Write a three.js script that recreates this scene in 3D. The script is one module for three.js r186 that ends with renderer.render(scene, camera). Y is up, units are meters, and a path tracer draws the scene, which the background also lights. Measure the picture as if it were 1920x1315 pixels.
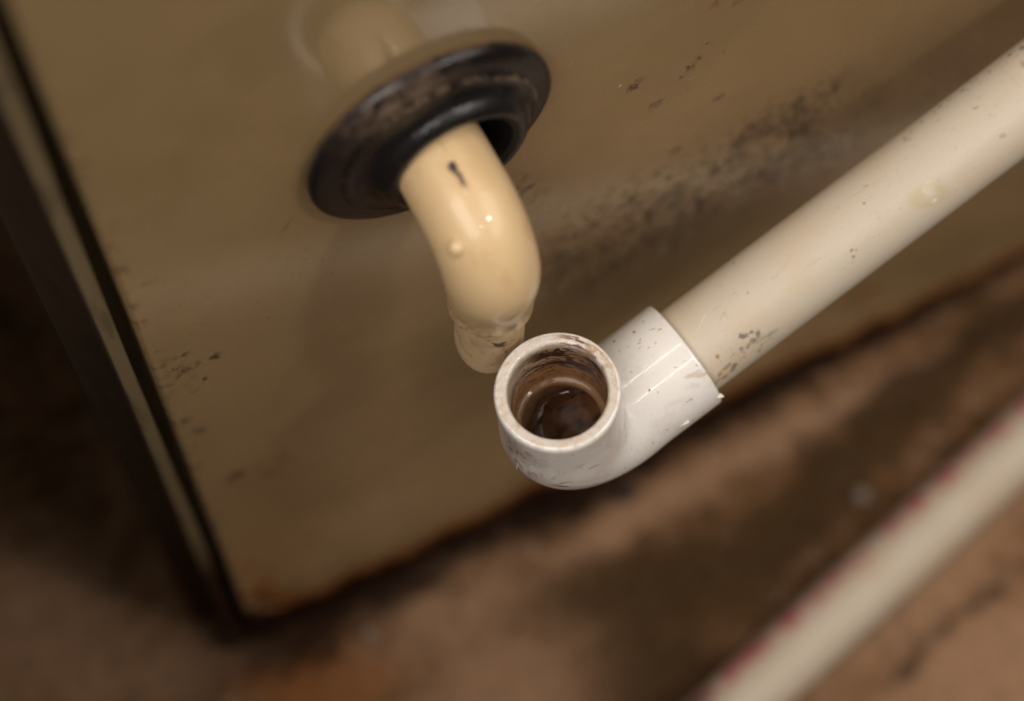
import * as THREE from 'three';
import { mergeGeometries, mergeVertices } from 'three/addons/utils/BufferGeometryUtils.js';
import { RectAreaLightUniformsLib } from 'three/addons/lights/RectAreaLightUniformsLib.js';

// ---------------------------------------------------------------- camera
const V = (x, y, z) => new THREE.Vector3(x, y, z);
const scene = new THREE.Scene();
const EYE = V(-0.1218, 0.7789, 0.2241);
const camera = new THREE.PerspectiveCamera(18.67, 1024 / 701, 0.02, 20);
camera.position.copy(EYE);
camera.up.set(0.4271, 0.3864, -0.8175);
camera.lookAt(EYE.clone().add(V(0.1878, -0.9223, -0.3379)));
camera.focus = 0.541;
camera.userData.fStop = 4.3;
scene.add(camera);

// ---------------------------------------------------------------- lamps and exposure
RectAreaLightUniformsLib.init();
const renderer = new THREE.WebGLRenderer({ antialias: true });
renderer.setSize(1024, 701);
renderer.toneMapping = THREE.LinearToneMapping;
renderer.toneMappingExposure = 1.1;
renderer.shadowMap.enabled = true;
scene.background = new THREE.Color(0.006, 0.005, 0.004);

function tag(o, label, category, group) {
  o.userData.label = label; o.userData.category = category;
  if (group) o.userData.group = group;
  return o;
}
// a lamp: housing tray, glowing face, and the area light just in front of that face
function lamp(name, label, pos, target, w, h, colour, nits, alongX) {
  const g = new THREE.Group(); g.name = name; tag(g, label, 'lamp'); scene.add(g);
  g.position.copy(pos);
  if (alongX) g.up.set(0, 0, 1);
  g.lookAt(target);
  const tray = new THREE.Mesh(new THREE.BoxGeometry(w + 0.03, h + 0.03, 0.03), new THREE.MeshStandardMaterial({ color: 0x999490, roughness: 0.6 }));
  tray.name = 'housing'; tray.position.z = -0.02; g.add(tray);
  const face = new THREE.Mesh(new THREE.PlaneGeometry(w, h), new THREE.MeshStandardMaterial({ color: 0x111111, emissive: colour, emissiveIntensity: Math.min(nits, 6) }));
  face.name = 'diffuser'; g.add(face);
  const l = new THREE.RectAreaLight(colour, nits, w, h);
  l.name = 'light'; l.position.z = 0.004; l.rotation.y = Math.PI; g.add(l);
  return g;
}
const AIM = V(0, 0.22, 0.03);
const WARM = new THREE.Color(1.0, 0.93, 0.84), NEUTRAL = new THREE.Color(1.0, 0.94, 0.87);
lamp('work_lamp', 'square warm work lamp in front of and above the pipes, outside the frame', V(0.60, 1.75, 0.84), AIM, 0.14, 0.14, WARM, 72, true);
lamp('tube_lamp', 'thin tube lamp hanging straight above the white elbow, outside the frame', V(-0.12, 1.95, -0.06), AIM, 0.24, 0.024, NEUTRAL, 36, true);
lamp('strip_lamp', 'thin strip lamp in front of the cabinet, outside the frame', V(-0.03, 1.70, 0.94), AIM, 0.24, 0.024, WARM, 42, true);
lamp('ceiling_panel', 'wide dim ceiling light panel to the right above the floor, outside the frame', V(1.75, 2.25, 1.2), V(1.75, 0, 1.2), 2.0, 2.4, NEUTRAL, 1.40, true);
lamp('ceiling_panel_001', 'wide dim ceiling light panel to the left above the dark cabinet, outside the frame', V(-1.20, 2.25, 0.8), V(-1.20, 0, 0.8), 1.4, 2.0, NEUTRAL, 2.6, true);

// ---------------------------------------------------------------- noise and textures
function rng(seed) { let s = seed >>> 0; return () => { s = (s + 0x6D2B79F5) >>> 0; let t = s; t = Math.imul(t ^ (t >>> 15), t | 1); t ^= t + Math.imul(t ^ (t >>> 7), t | 61); return ((t ^ (t >>> 14)) >>> 0) / 4294967296; }; }
const LAT = new Float32Array(65536); { const r = rng(7); for (let i = 0; i < 65536; i++) LAT[i] = r(); }
const PERM = new Uint16Array(65536); { const r = rng(11); for (let i = 0; i < 65536; i++) PERM[i] = Math.floor(r() * 65536); }
const at3 = (i, j, k) => LAT[PERM[(PERM[(PERM[i & 65535] + j) & 65535] + k) & 65535]];
function n3(x, y, z) {
  const i = Math.floor(x), j = Math.floor(y), k = Math.floor(z); let u = x - i, v = y - j, w = z - k;
  u = u * u * (3 - 2 * u); v = v * v * (3 - 2 * v); w = w * w * (3 - 2 * w);
  const a = at3(i, j, k) * (1 - u) + at3(i + 1, j, k) * u, b = at3(i, j + 1, k) * (1 - u) + at3(i + 1, j + 1, k) * u;
  const c = at3(i, j, k + 1) * (1 - u) + at3(i + 1, j, k + 1) * u, d = at3(i, j + 1, k + 1) * (1 - u) + at3(i + 1, j + 1, k + 1) * u;
  return (a * (1 - v) + b * v) * (1 - w) + (c * (1 - v) + d * v) * w;
}
function fbm(x, y, z, oct) { let s = 0, a = 0.5, t = 0; for (let o = 0; o < oct; o++) { s += a * n3(x, y, z); t += a; x = x * 2.03 + 17.1; y = y * 2.03 + 5.3; z = z * 2.03 + 9.7; a *= 0.55; } return s / t; }
const sat = (x) => x < 0 ? 0 : x > 1 ? 1 : x;
const ss = (a, b, x) => { const t = sat((x - a) / (b - a)); return t * t * (3 - 2 * t); };
const enc = (x) => { x = sat(x); return 255 * (x <= 0.0031308 ? 12.92 * x : 1.055 * Math.pow(x, 1 / 2.4) - 0.055); };
const mixTo = (c, d, t) => { c[0] += (d[0] - c[0]) * t; c[1] += (d[1] - c[1]) * t; c[2] += (d[2] - c[2]) * t; };
// paint(w, h, fn) -> colour map (linear rgb in c[0..2]), roughness in c[3], height in c[4]
function paint(w, h, fn, want = { rough: false, bump: false }, wrap = false) {
  const col = new Uint8Array(w * h * 4), rou = want.rough && new Uint8Array(w * h * 4), bmp = want.bump && new Uint8Array(w * h * 4), c = [0, 0, 0, 0.5, 0.5, 0, 1];
  for (let y = 0; y < h; y++) for (let x = 0; x < w; x++) {
    c[3] = 0.5; c[4] = 0.5; fn((x + 0.5) / w, (y + 0.5) / h, c);
    const k = 4 * (y * w + x);
    col[k] = enc(c[0]); col[k + 1] = enc(c[1]); col[k + 2] = enc(c[2]); col[k + 3] = 255;
    if (rou) { rou[k] = 255 * sat(c[5]); rou[k + 1] = rou[k + 2] = 255 * sat(c[3]); rou[k + 3] = 255 * sat(c[6]); }
    if (bmp) { bmp[k] = bmp[k + 1] = bmp[k + 2] = 255 * sat(c[4]); bmp[k + 3] = 255; }
  }
  const tex = (d, srgb) => { const t = new THREE.DataTexture(d, w, h); t.magFilter = THREE.LinearFilter; t.minFilter = THREE.LinearFilter; t.wrapS = wrap ? THREE.RepeatWrapping : THREE.ClampToEdgeWrapping; t.wrapT = THREE.ClampToEdgeWrapping; if (srgb) t.colorSpace = THREE.SRGBColorSpace; t.needsUpdate = true; return t; };
  return { map: tex(col, true), roughnessMap: rou ? tex(rou) : null, bumpMap: bmp ? tex(bmp) : null };
}
function mat(t, o) {
  const p = { roughness: 1, metalness: 0, ...o, map: t.map };
  if (t.roughnessMap) p.roughnessMap = t.roughnessMap;
  if (t.bumpMap) p.bumpMap = t.bumpMap;
  return new THREE.MeshPhysicalMaterial(p);
}
// a ragged spot: 0..1 inside radius r round (0,0), edge broken by noise
function spot(dx, dy, rx, ry, rot, seed, ragged = 0.8) {
  const ca = Math.cos(rot), sa = Math.sin(rot), x = (dx * ca + dy * sa) / rx, y = (-dx * sa + dy * ca) / ry, d = x * x + y * y;
  if (d > 6) return 0;
  return ss(1.15, 0.45, Math.sqrt(d) + ragged * (fbm(x * 1.9 + seed * 3.7, y * 1.9 + seed, seed * 1.3, 3) - 0.5) * 1.6);
}
function add(name, geo, m, parent = scene) {
  const o = new THREE.Mesh(geo, m); o.name = name; o.castShadow = o.receiveShadow = true; parent.add(o); return o;
}
// rings of vertices joined into a skin; ring: { c, a, b, r, v, rb? } ; u runs 0..1 round it
function skin(rings, seg, capEnd = false) {
  const P = [], U = [], I = [];
  for (const g of rings) for (let k = 0; k <= seg; k++) {
    const t = k / seg * Math.PI * 2, x = Math.cos(t) * g.r, y = Math.sin(t) * (g.rb ?? g.r), w = g.wob ? 1 + g.wob(t) : 1;
    P.push(g.c.x + (g.a.x * x + g.b.x * y) * w, g.c.y + (g.a.y * x + g.b.y * y) * w, g.c.z + (g.a.z * x + g.b.z * y) * w); U.push(k / seg, g.v);
    if (g.sl) { const n = P.length, q = g.sl.k * Math.cos(t - g.sl.at); P[n - 3] += g.sl.t.x * q; P[n - 2] += g.sl.t.y * q; P[n - 1] += g.sl.t.z * q; }
  }
  const row = seg + 1;
  for (let i = 0; i + 1 < rings.length; i++) for (let k = 0; k < seg; k++) {
    const p = i * row + k; I.push(p, p + 1, p + row, p + 1, p + row + 1, p + row);
  }
  const geo = new THREE.BufferGeometry();
  geo.setAttribute('position', new THREE.Float32BufferAttribute(P, 3)); geo.setAttribute('uv', new THREE.Float32BufferAttribute(U, 2)); geo.setIndex(I);
  geo.computeVertexNormals();
  const n = geo.attributes.normal, q = V(0, 0, 0), q2 = V(0, 0, 0);
  for (let i = 0; i < rings.length; i++) { q.fromBufferAttribute(n, i * row); q2.fromBufferAttribute(n, i * row + seg); q.add(q2).normalize(); n.setXYZ(i * row, q.x, q.y, q.z); n.setXYZ(i * row + seg, q.x, q.y, q.z); }
  return geo;
}

// ---------------------------------------------------------------- floor
const FX0 = -0.34, FZ0 = -0.34, FW = 0.72;
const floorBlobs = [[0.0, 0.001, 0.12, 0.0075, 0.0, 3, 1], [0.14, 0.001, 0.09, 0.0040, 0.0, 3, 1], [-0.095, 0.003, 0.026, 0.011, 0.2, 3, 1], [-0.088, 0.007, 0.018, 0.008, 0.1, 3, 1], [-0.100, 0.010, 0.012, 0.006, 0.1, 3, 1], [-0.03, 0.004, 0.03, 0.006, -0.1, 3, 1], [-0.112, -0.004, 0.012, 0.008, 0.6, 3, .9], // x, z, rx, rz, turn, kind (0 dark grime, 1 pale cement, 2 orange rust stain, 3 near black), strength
  [0.023, 0.050, 0.040, 0.016, -0.35, 0, 1], [0.020, 0.078, 0.030, 0.018, 0.2, 0, 1], [0.140, 0.037, 0.055, 0.012, -0.2, 0, 1], [0.101, 0.053, 0.040, 0.012, -0.25, 0, 1], [0.06, 0.055, 0.03, 0.011, -0.2, 0, .9],
  [0.21, 0.020, 0.05, 0.008, -0.1, 0, 1], [0.0, 0.034, 0.03, 0.010, -0.2, 0, .7],
  [0.049, 0.0205, 0.04, 0.0065, -0.05, 1, .9], [0.112, 0.0185, 0.045, 0.005, -0.02, 1, .9], [-0.036, 0.0225, 0.026, 0.010, 0, 1, .8], [-0.028, 0.058, 0.028, 0.024, 0.3, 1, .8], [0.14, 0.094, 0.05, 0.012, -0.25, 1, .9], [0.145, 0.138, 0.04, 0.022, 0.2, 1, 1], [0.10, 0.135, 0.03, 0.01, -.3, 1, .6],
  [-0.084, 0.030, 0.018, 0.013, 0, 2, .5], [-0.105, 0.02, 0.012, 0.008, 0.6, 2, .5], [-0.168, -0.050, 0.03, 0.03, 0, 1, 1], [-0.145, -0.012, 0.03, 0.014, 0.4, 1, .6],
  [0.109, 0.120, 0.008, 0.0030, -0.3, 3, .7], [0.128, 0.1145, 0.010, 0.0016, -0.35, 3, .4], [0.146, 0.110, 0.010, 0.003, -0.3, 3, .6], [0.0473, 0.0114, 0.005, 0.003, 0, 3, 1], [0.03, 0.009, 0.012, 0.0025, -0.1, 3, .7], [0.175, 0.0205, 0.04, 0.0025, -0.05, 3, .6],
];
const floorTex = paint(1536, 1536, (u, v, c) => {
  const x = FX0 + u * FW, z = FZ0 + (1 - v) * FW, X = x * 100, Z = z * 100;
  const wx = (fbm(X * 1.1, Z * 1.1, 3, 3) - 0.5) * 0.014, wz = (fbm(X * 1.1, Z * 1.1, 8, 3) - 0.5) * 0.014;
  const f1 = fbm(X * 0.55, Z * 0.55, 1.5, 5), f2 = fbm(X * 2.4, Z * 2.4, 4.5, 4), f3 = fbm(X * 14, Z * 14, 2.5, 3);
  c[0] = 0.160; c[1] = 0.080; c[2] = 0.036;
  mixTo(c, [0.070, 0.034, 0.012], ss(0.44, 0.60, f1) * 0.85);
  mixTo(c, [0.28, 0.172, 0.108], ss(0.50, 0.66, f2) * 0.7);
  for (const [bx, bz, rx, rz, rot, kind, k] of floorBlobs) {
    const dx = x - bx + wx, dz = z - bz + wz * (rz < 0.008 ? 0.7 : 1), ca = Math.cos(rot), sa = Math.sin(rot), a = (dx * ca + dz * sa) / rx, b = (-dx * sa + dz * ca) / rz, d = a * a + b * b;
    if (d > 7) continue;
    const m = sat(Math.exp(-d * 0.9) * 1.5 * (0.35 + 1.3 * f2)) * k;
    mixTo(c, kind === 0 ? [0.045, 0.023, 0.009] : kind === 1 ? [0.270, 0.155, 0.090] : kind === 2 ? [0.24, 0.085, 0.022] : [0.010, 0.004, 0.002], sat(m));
  }
  const g = 0.62 + 0.76 * f3; c[0] *= g; c[1] *= g; c[2] *= g;
  if (n3(X * 26, Z * 26, 77) > 0.86) mixTo(c, [0.30, 0.20, 0.13], 0.5);
  if (n3(X * 22, Z * 22, 33) > 0.87) mixTo(c, [0.02, 0.013, 0.010], 0.7);
});
{
  const N = 260, P = [], U = [], I = [];
  for (let j = 0; j <= N; j++) for (let i = 0; i <= N; i++) {
    const x = FX0 + FW * i / N, z = FZ0 + FW * j / N, X = x * 100, Z = z * 100;
    P.push(x, -0.0016 * fbm(X * 0.8, Z * 0.8, 6, 3) - 0.0011 * fbm(X * 4, Z * 4, 2, 2), z); U.push(i / N, 1 - j / N);
  }
  for (let j = 0; j < N; j++) for (let i = 0; i < N; i++) { const p = j * (N + 1) + i; I.push(p, p + N + 1, p + 1, p + 1, p + N + 1, p + N + 2); }
  const geo = new THREE.BufferGeometry(); geo.setAttribute('position', new THREE.Float32BufferAttribute(P, 3)); geo.setAttribute('uv', new THREE.Float32BufferAttribute(U, 2)); geo.setIndex(I); geo.computeVertexNormals();
  const f = add('floor', geo, mat(floorTex, { roughness: 0.95, specularIntensity: 0.15 })); f.userData.kind = 'structure';
}

// ---------------------------------------------------------------- cabinet
const PX0 = -0.1016, PX1 = 0.46, PY0 = 0.004, PY1 = 0.62;
const TX0 = -0.105, TW = 0.40, TY0 = 0, TH = 0.48;       // patch of panel that carries the computed paint
const specks = [[-0.0955, 0.056, .0050, .0110, .2, 1, .85], [-0.0925, 0.068, .0034, .0090, -.3, 1, .7], [-0.0958, 0.050, .0028, .0075, .1, 0, .9], [-0.0905, 0.046, .0050, .0070, .4, 1, .75], [-0.0975, 0.088, .0030, .0080, 0, 1, .55], [-0.0850, 0.030, .0060, .0060, .3, 1, .7], // x, y, rx, ry, turn, kind (0 brown-black, 1 orange rust, 2 pale chip, 3 grey), strength
  [0.0443, 0.2881, .0022, .0016, .5, 3, .9], [0.0360, 0.3038, .0016, .0017, .6, 0, .9], [0.0382, 0.3060, .0012, .0014, .2, 3, .7], [0.0536, 0.3000, .0013, .0016, .8, 0, .8], [0.0512, 0.2970, .0008, .0009, .8, 0, .8], [0.0555, .3030, .0009, .0014, .2, 0, .6], [0.0323, 0.3078, .0005, .0004, 0, 2, 1], [0.0546, 0.2940, .0007, .0004, .4, 2, 1],
  [0.0646, 0.2752, .0018, .0014, .3, 3, .8], [0.0577, 0.3270, .0026, .0016, .9, 1, .7], [0.0642, 0.3234, .0014, .0010, .4, 3, .6], [0.0806, 0.2465, .003, .003, .2, 0, .6], [0.0974, 0.2292, .0036, .0045, .1, 0, .7],
  [-0.0862, 0.2619, .0017, .0013, .7, 0, .9], [-0.0935, 0.2710, .0012, .0010, .7, 3, .8], [-0.0858, .2600, .0007, .0005, 0, 0, .8], [-0.0992, 0.2303, .0016, .0022, 0, 3, .9], [-0.0968, 0.2190, .0016, .0030, .3, 3, .7], [-0.0914, 0.1729, .0042, .0034, .9, 0, .75], [-0.0818, 0.1628, .0030, .0036, .4, 1, .6], [-0.0760, .1700, .0022, .0026, .4, 0, .4], [-0.0742, 0.0847, .0034, .0032, .2, 1, .65],
  [-0.0965, 0.3181, .0024, .0009, .1, 1, .6], [-0.0924, 0.3145, .0010, .0008, 0, 1, .4], [-0.0598, 0.3156, .0045, .0007, .9, 1, .5], [0.157, 0.2365, .0016, .0018, 0, 2, .35], [0.0555, 0.1894, .0016, .0020, 0, 2, .35],
  [0.1517, 0.0577, .006, .008, .4, 1, .8], [0.1279, 0.0484, .006, .007, .4, 1, .6], [0.0917, 0.2056, .0022, .0040, .1, 0, .7], [0.1000, 0.2080, .0026, .0050, .1, 0, .5], [0.1140, 0.2020, .0030, .0060, .1, 0, .45], [0.0230, 0.1302, .0010, .0020, 0, 2, .4],
  [0.0447, 0.2170, .0050, .0020, .3, 0, .55], [0.0537, 0.2554, .0025, .0020, .2, 0, .5], [0.0262, 0.2310, .0030, .0020, .2, 0, .5], [-0.0348, 0.3480, .0020, .0012, .2, 0, .3],
];
const grime = [[0.030, 0.222, .024, .022, .8], [0.062, 0.226, .034, .020, 1], [0.082, 0.237, .022, .016, 1], [0.100, 0.246, .018, .012, .7], [0.050, 0.196, .040, .020, .65], [0.105, 0.205, .030, .022, .45], [-0.097, 0.262, .006, .016, .5], [0.004, 0.272, .010, .012, .5], [0.052, 0.300, .018, .012, .18], [0.13, .22, .03, .02, .35], [0.02, .19, .03, .02, .45], [-.08, .165, .02, .015, .25]];
{ // many small flecks thrown about inside the grimy patches
  const r = rng(77), g = () => (r() + r() + r() - 1.5) * 1.15;
  for (let i = 0; i < 420; i++) {
    const q = grime[Math.floor(r() * r() * 12)], k = 0.00018 + 0.0011 * Math.pow(r(), 3);
    specks.push([q[0] + g() * q[2], q[1] + g() * q[3], k, k * (0.8 + 1.4 * r()), r() * 3, r() < 0.75 ? 0 : r() < 0.5 ? 3 : 1, 0.35 + 0.5 * r()]);
  }
  for (let i = 0; i < 150; i++) { const k = 0.00015 + 0.0005 * Math.pow(r(), 3); specks.push([-0.09 + 0.27 * r(), 0.03 + 0.34 * r(), k, k * (0.8 + r()), r() * 3, r() < 0.7 ? 0 : r() < 0.6 ? 1 : 2, 0.25 + 0.45 * r()]); }
}
const BIN = 64, bins = Array.from({ length: BIN * BIN }, () => []);
specks.forEach(([sx, sy, rx, ry], i) => { const R = 2.6 * Math.max(rx, ry) + 0.0005, f = (v, o, w) => Math.max(0, Math.min(BIN - 1, Math.floor((v - o) / w * BIN))); for (let a = f(sx - R, TX0, TW); a <= f(sx + R, TX0, TW); a++) for (let b = f(sy - R, TY0, TH); b <= f(sy + R, TY0, TH); b++) bins[b * BIN + a].push(i); });
const panelTex = paint(2048, 2048, (u, v, c) => {
  const x = TX0 + u * TW, y = TY0 + v * TH, X = x * 100, Y = y * 100;
  const f1 = fbm(X * 0.35, Y * 0.35, 20, 4), f3 = n3(X * 60, Y * 60, 5), f4 = fbm(X * 5, Y * 4, 9, 4);
  c[0] = 0.330; c[1] = 0.223; c[2] = 0.108;
  mixTo(c, [0.265, 0.178, 0.080], ss(0.42, 0.66, f1) * 0.45);
  let g = 0; for (const [gx, gy, rx, ry, k] of grime) { const a = (x - gx) / rx, b = (y - gy) / ry, d = a * a + b * b; if (d < 5) g += k * Math.exp(-d); }
  const band = sat(g);
  const blot = ss(0.62 - 0.13 * band, 0.78 - 0.13 * band, 0.6 * fbm(X * 1.7 + 3, Y * 0.75, 14, 5) + 0.4 * fbm(X * 5, Y * 2.2, 19, 3)), film = ss(0.40, 0.72, f4);
  mixTo(c, [0.170, 0.108, 0.056], band * film * 0.55);
  mixTo(c, [0.075, 0.050, 0.028], band * blot * 0.62);
  const fine = ss(0.755 - 0.1 * band, 0.80 - 0.1 * band, fbm(X * 11, Y * 5, 31, 3)); mixTo(c, [0.07, 0.05, 0.032], fine * (0.10 + 0.50 * band));
  for (const i of bins[Math.min(BIN - 1, Math.floor(v * BIN)) * BIN + Math.min(BIN - 1, Math.floor(u * BIN))]) {
    const [sx, sy, rx, ry, rot, kind, k] = specks[i], dx = x - sx, dy = y - sy;
    if (Math.abs(dx) > 0.022 || Math.abs(dy) > 0.030) continue;
    const m = spot(dx, dy, rx * 1.25, ry * 1.25, rot, i + 1, 1.1) * (0.25 + 1.0 * ss(0.36, 0.58, fbm(X * 16, Y * 16, i, 3))); if (m <= 0) continue;
    mixTo(c, kind === 0 ? [0.045, 0.028, 0.015] : kind === 1 ? [0.23, 0.085, 0.020] : kind === 2 ? [0.62, 0.58, 0.54] : [0.070, 0.064, 0.056], sat(m * k));
  }
  // rust eating up from the bottom edge and the corner
  const edge = y - 0.0185 - 0.008 * ss(-0.02, -0.095, x) - 0.007 * (fbm(X * 0.8, 3.1, 7, 4) - 0.45) * 2 + 0.008 * ss(0.05, 0.2, x), corner = Math.exp(-Math.pow((x + 0.0985) / 0.008, 2)) * ss(0.40, 0.58, fbm(X * 2.2, Y * 1.3, 4, 4)) * 0.030;
  const rag = edge - corner * ss(0.115, 0.05, y) + (fbm(X * 4, Y * 4, 41, 4) - 0.5) * 0.013;
  mixTo(c, [0.235, 0.078, 0.009], ss(0.016, 0.002, rag) * 0.92);
  mixTo(c, [0.055, 0.014, 0.003], ss(0.004, -0.002, rag));
  mixTo(c, [0.012, 0.004, 0.002], ss(0.000, -0.006, rag) * (0.7 + 0.3 * f4));
  // worn, rusty flecks along the folded left edge
  const le = ss(0.0045, 0.0005, x - PX0) * ss(0.60, 0.72, fbm(X * 6, Y * 3, 55, 4)); mixTo(c, [0.17, 0.10, 0.05], le * 0.8);
  const k = 0.955 + 0.09 * f3; c[0] *= k; c[1] *= k; c[2] *= k;
  c[6] = 1 - 0.88 * ss(0.012, 0.0, rag); c[5] = (1 - ss(0.014, 0.0, rag)) * (1 - 0.85 * band * film) * (1 - 0.8 * fine); c[3] = 0.22 + 0.10 * f1 + 0.40 * band * film + 0.9 * ss(0.012, 0.0, rag) + 0.12 * fine;
  c[4] = 0.5 + 0.25 * (n3(X * 11, Y * 11, 3) - 0.5) + 0.12 * (f3 - 0.5) + 0.25 * blot * band;
}, { rough: true, bump: true });
const panelMat = mat(panelTex, { bumpScale: 0.00007, clearcoat: 0.8, clearcoatMap: panelTex.roughnessMap, specularIntensityMap: panelTex.roughnessMap, clearcoatRoughness: 0.09 });
const plainPaint = (col, r = 0.4) => new THREE.MeshPhysicalMaterial({ color: new THREE.Color().setRGB(...col), roughness: r, specularIntensity: r > 0.8 ? 0.15 : 1 });
const cabinet = new THREE.Group(); cabinet.name = 'appliance_cabinet'; cabinet.position.set(PX0, 0, 0); scene.add(cabinet);
tag(cabinet, 'tan painted metal appliance cabinet with rusted bottom edge and grimy front panel', 'cabinet');
const GC = V(-0.022, 0.332, 0), LIPC = V(-0.0185, 0.3288, 0);
{
  const sh = new THREE.Shape(); const r = 0.0028;
  const q = (x, y) => [x - PX0, y];
  sh.moveTo(...q(PX0, PY0)); sh.lineTo(...q(PX1, PY0)); sh.lineTo(...q(PX1, PY1)); sh.lineTo(...q(PX0, PY1)); sh.closePath();
  const hole = new THREE.Path(); hole.absarc(GC.x - PX0, GC.y, 0.026, 0, Math.PI * 2, true); sh.holes.push(hole);
  const front = new THREE.ShapeGeometry(sh, 48);
  { const p = front.attributes.position, uv = front.attributes.uv; for (let i = 0; i < p.count; i++) uv.setXY(i, (p.getX(i) + PX0 - TX0) / TW, (p.getY(i) - TY0) / TH); }
  // folded left edge: the sheet rolls back round a small radius into a 14 mm return flange
  const fold = (list, y0, y1, ny) => {
    const P = [], U = [], I = [];
    list.forEach(([x, z, u]) => { for (let j = 0; j <= ny; j++) { const y = y0 + (y1 - y0) * j / ny; P.push(x, y, z); U.push(u === undefined ? (x + PX0 - TX0) / TW : u, (y - TY0) / TH); } });
    for (let i = 0; i + 1 < list.length; i++) for (let j = 0; j < ny; j++) { const p = i * (ny + 1) + j; I.push(p, p + ny + 1, p + 1, p + 1, p + ny + 1, p + ny + 2); }
    const g = new THREE.BufferGeometry(); g.setAttribute('position', new THREE.Float32BufferAttribute(P, 3)); g.setAttribute('uv', new THREE.Float32BufferAttribute(U, 2)); g.setIndex(I); g.computeVertexNormals(); return g;
  };
  const bend = []; for (let i = 0; i <= 8; i++) { const t = i / 8 * Math.PI / 2; bend.push([-r * 0.6 * Math.sin(t) , -r * (1 - Math.cos(t)), (PX0 + 0.0006 + 0.0002 * i - TX0) / TW]); }
  bend.push([-r * 0.6, -0.016, (PX0 + 0.004 - TX0) / TW]);
  const edge = fold(bend.reverse(), PY0, PY1, 40);
  const panel = add('front_panel', mergeGeometries([front.toNonIndexed(), edge.toNonIndexed()].map((g) => { g.computeVertexNormals; return g; })), panelMat, cabinet);
  const profile = (name, pts, m) => add(name, fold(pts, 0.006, PY1, 30), m, cabinet);
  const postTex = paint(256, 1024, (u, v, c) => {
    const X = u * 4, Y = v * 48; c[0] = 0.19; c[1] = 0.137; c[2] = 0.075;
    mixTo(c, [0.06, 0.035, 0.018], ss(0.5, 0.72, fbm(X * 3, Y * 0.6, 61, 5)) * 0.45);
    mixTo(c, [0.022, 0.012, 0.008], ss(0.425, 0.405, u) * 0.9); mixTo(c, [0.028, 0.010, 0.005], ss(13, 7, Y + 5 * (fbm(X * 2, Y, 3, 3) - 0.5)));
    c[3] = 0.45 + 0.3 * fbm(X * 4, Y * 3, 4, 3);
  }, { rough: true });
  const post = mat(postTex, { specularIntensity: 0.35 });
  const pu = (x) => (x + 0.022) / 0.03;
  // recessed jamb behind the panel edge: groove floor, proud rib, lower side lip
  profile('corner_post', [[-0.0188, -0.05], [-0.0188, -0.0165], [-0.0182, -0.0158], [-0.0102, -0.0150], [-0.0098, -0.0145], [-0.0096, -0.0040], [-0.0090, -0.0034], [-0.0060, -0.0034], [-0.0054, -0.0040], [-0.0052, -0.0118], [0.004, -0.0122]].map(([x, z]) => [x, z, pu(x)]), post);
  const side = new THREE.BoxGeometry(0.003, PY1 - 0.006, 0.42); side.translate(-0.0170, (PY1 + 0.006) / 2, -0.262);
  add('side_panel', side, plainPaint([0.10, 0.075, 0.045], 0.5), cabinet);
  const top = new THREE.BoxGeometry(PX1 - PX0 + 0.018, 0.003, 0.47); top.translate((PX1 - PX0) / 2 - 0.009, PY1 + 0.0016, -0.236);
  add('top_panel', top, plainPaint([0.25, 0.19, 0.11], 0.4), cabinet);
  const rail = new THREE.BoxGeometry(PX1 - PX0 + 0.012, 0.012, 0.03); rail.translate((PX1 - PX0) / 2 - 0.006, 0.006, -0.0175);
  add('base_rail', rail, plainPaint([0.030, 0.013, 0.007], 0.9), cabinet);
  // dark inside of the cabinet, seen only through the hole
  const back = new THREE.PlaneGeometry(0.2, 0.2); back.translate(GC.x - PX0, GC.y, -0.08);
  add('inner_wall', back, plainPaint([0.02, 0.017, 0.013], 0.9), cabinet);
}

// a second dark cabinet to the left, outside the frame, keeps the floor beside the tan one in shade
{
  const g = new THREE.Group(); g.name = 'dark_cabinet'; g.position.set(-0.206, 0, 0.03); scene.add(g);
  tag(g, 'dark brown metal cabinet standing left of the tan cabinet, outside the frame', 'cabinet');
  const m = plainPaint([0.05, 0.036, 0.024], 0.6), s = new THREE.BoxGeometry(0.004, 0.40, 0.90); s.translate(-0.002, 0.206, -0.03); add('side_panel', s, m, g);
  const f = new THREE.BoxGeometry(0.40, 0.40, 0.004); f.translate(-0.206, 0.206, 0.422); add('front_panel', f, m, g);
  const t = new THREE.BoxGeometry(0.41, 0.004, 0.91); t.translate(-0.203, 0.410, -0.028); add('top_panel', t, m, g);
}

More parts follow.
